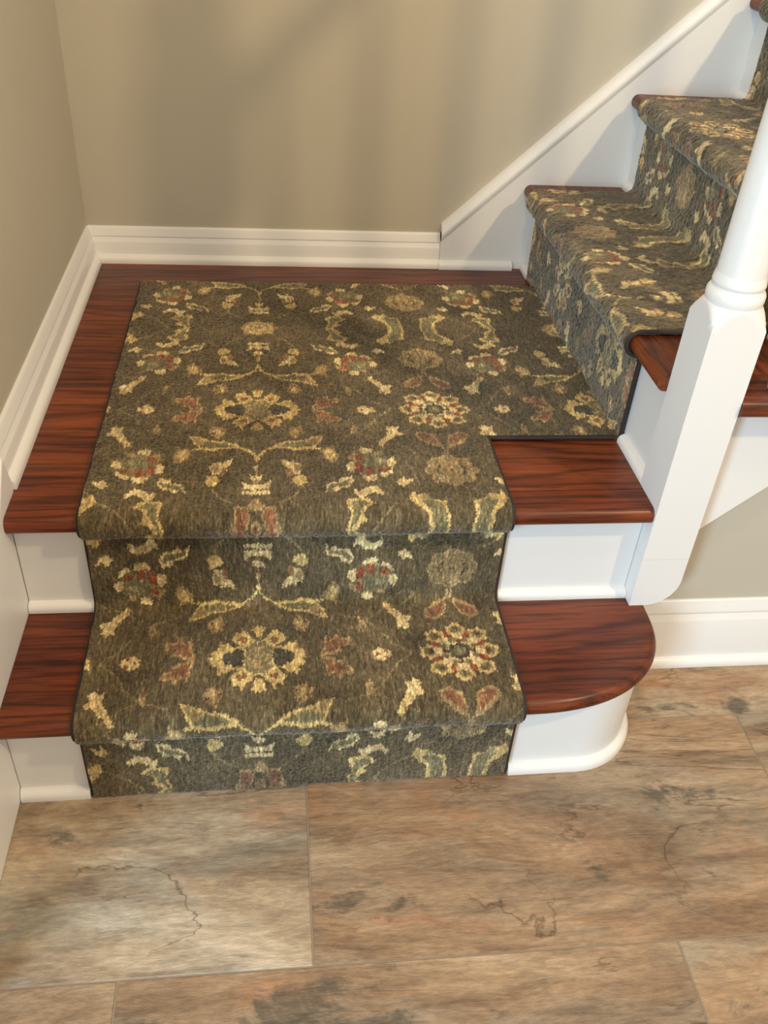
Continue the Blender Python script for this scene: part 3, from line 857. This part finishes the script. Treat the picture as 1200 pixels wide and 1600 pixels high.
def build_lower():
    nv = len(prof)
    d, z, nd, nz, vv = (prof[:, i] for i in range(5))
    shape = (nv, nu_all)
    edge_wob = np.zeros(shape)
    wl = np.interp(np.arange(nv), np.arange(0, nv, 12), RNG.standard_normal(len(np.arange(0, nv, 12)))) * 0.0009
    X = np.tile(us, (nv, 1)); fl = np.clip(1 - (X - XL) / 0.05, 0, 1); X = X + wl[:, None] * fl
    skew = SK1 * (X - 0.42) * np.clip((YR2 - d) / 0.2, 0, 1)[:, None]
    Y = np.tile(d[:, None], (1, nu_all)) + skew
    Z = np.tile(z[:, None], (1, nu_all))
    # the pile lies a little unevenly, softly humped across the nosings
    hump = big_noise(shape, 70, RNG) * 0.0010
    nrm = np.stack([np.zeros(shape), np.tile(nd[:, None], (1, nu_all)), np.tile(nz[:, None], (1, nu_all))], -1)
    pos = np.stack([X, Y, Z], -1) + nrm * hump[..., None]
    U = np.tile(us - AX, (nv, 1)); Vv = np.tile((vv - V0Q)[:, None], (1, nu_all))
    col = pattern(U, Vv, shape, RNG)
    mask = np.ones((nv - 1, nu_all - 1), bool)
    mask[:kC, NU:] = False
    return grid_carpet('carpet', pos, nrm, col, mask, runner)
build_lower()
def edge_line(x, a, b, off, step=5):
    o = []
    for i in list(range(a, b, step)) + [b - 1]:
        d, z, nd, nz, vv = prof[i]
        y = d + SK1 * (x - 0.42) * max(0, min(1, (YR2 - d) / 0.2))
        o.append((x, y + nd * off, max(0.0035, z + nz * off)))
    return o
RB = 0.0042
tube('binding', edge_line(XR + 0.0022, 0, kC + 1, -0.0052) + [(XR + 0.004, YC - 0.002, L + C - 0.0052), (XEND - 0.006, YC - 0.0022, L + C - 0.0052)], RB, BIND, runner)
tube('binding', edge_line(XL - 0.0018, 0, len(prof), -0.0062), 0.0034, BIND, runner)
tube('binding', [(XL, YBK + 0.0018, L + C - 0.0072), (XEND - 0.006, YBK + 0.0018, L + C - 0.0072)], 0.0032, BIND, runner)

# ------------------------------------------------------------------ runner of the upper flight
runner2 = empty('stair_runner', (XS, (UY0 + UY1) / 2, L), 'olive floral carpet runner climbing the upper flight behind the newel post', 'carpet runner')
segs = []; v = -0.115
zlow = L + 0.002
for k in range(NSTEP):
    x = XS + k * RUN; z1 = L + (k + 1) * HU
    s, v, dnk = nose_segs(x, x - OH, zlow, z1, v)
    segs += s
    xt = x + RUN - C - FI
    if k == NSTEP - 1: xt = x + RUN - 0.03
    segs.append(('line', (dnk, z1 + C), (xt, z1 + C), v, v + xt - dnk)); v += xt - dnk
    if k < NSTEP - 1:
        segs.append(('arc', (xt, z1 + C + FI), FI, -90, 0, -1, v, v + FI * 2)); v += FI * 2
        zlow = z1 + C + FI
pU = stair_profile(segs, 0.0024)
pU.append((segs[-1][2][0], segs[-1][2][1], 0, 1, segs[-1][4]))
profU = np.array(pU)
def build_upper():
    nu2 = int((UY1 - UY0) / 0.0024) + 1; nv = len(profU); shape = (nv, nu2)
    d, z, nd, nz, vv = (profU[:, i] for i in range(5))
    ys = np.linspace(UY0, UY1, nu2)
    nrm = np.stack([np.tile(nd[:, None], (1, nu2)), np.zeros(shape), np.tile(nz[:, None], (1, nu2))], -1)
    pos = np.stack([np.tile(d[:, None], (1, nu2)), np.tile(ys, (nv, 1)), np.tile(z[:, None], (1, nu2))], -1)
    pos = pos + nrm * (big_noise(shape, 50, RNG) * 0.0011)[..., None]
    col = pattern(np.tile(ys - 0.275, (nv, 1)), np.tile(vv[:, None], (1, nu2)), shape, RNG)
    # wind the quads so that the normals point outwards
    return grid_carpet('carpet', pos[:, ::-1], nrm[:, ::-1], col[:, ::-1], np.ones((nv - 1, nu2 - 1), bool), runner2)
build_upper()
for yy, r in ((UY0 - 0.0022, 0.0042), (UY1 + 0.002, 0.0034)):
    tube('binding', [(p[0] - p[2] * 0.0055, yy, p[1] - p[3] * 0.0055) for p in pU[::4]], r, BIND, runner2)
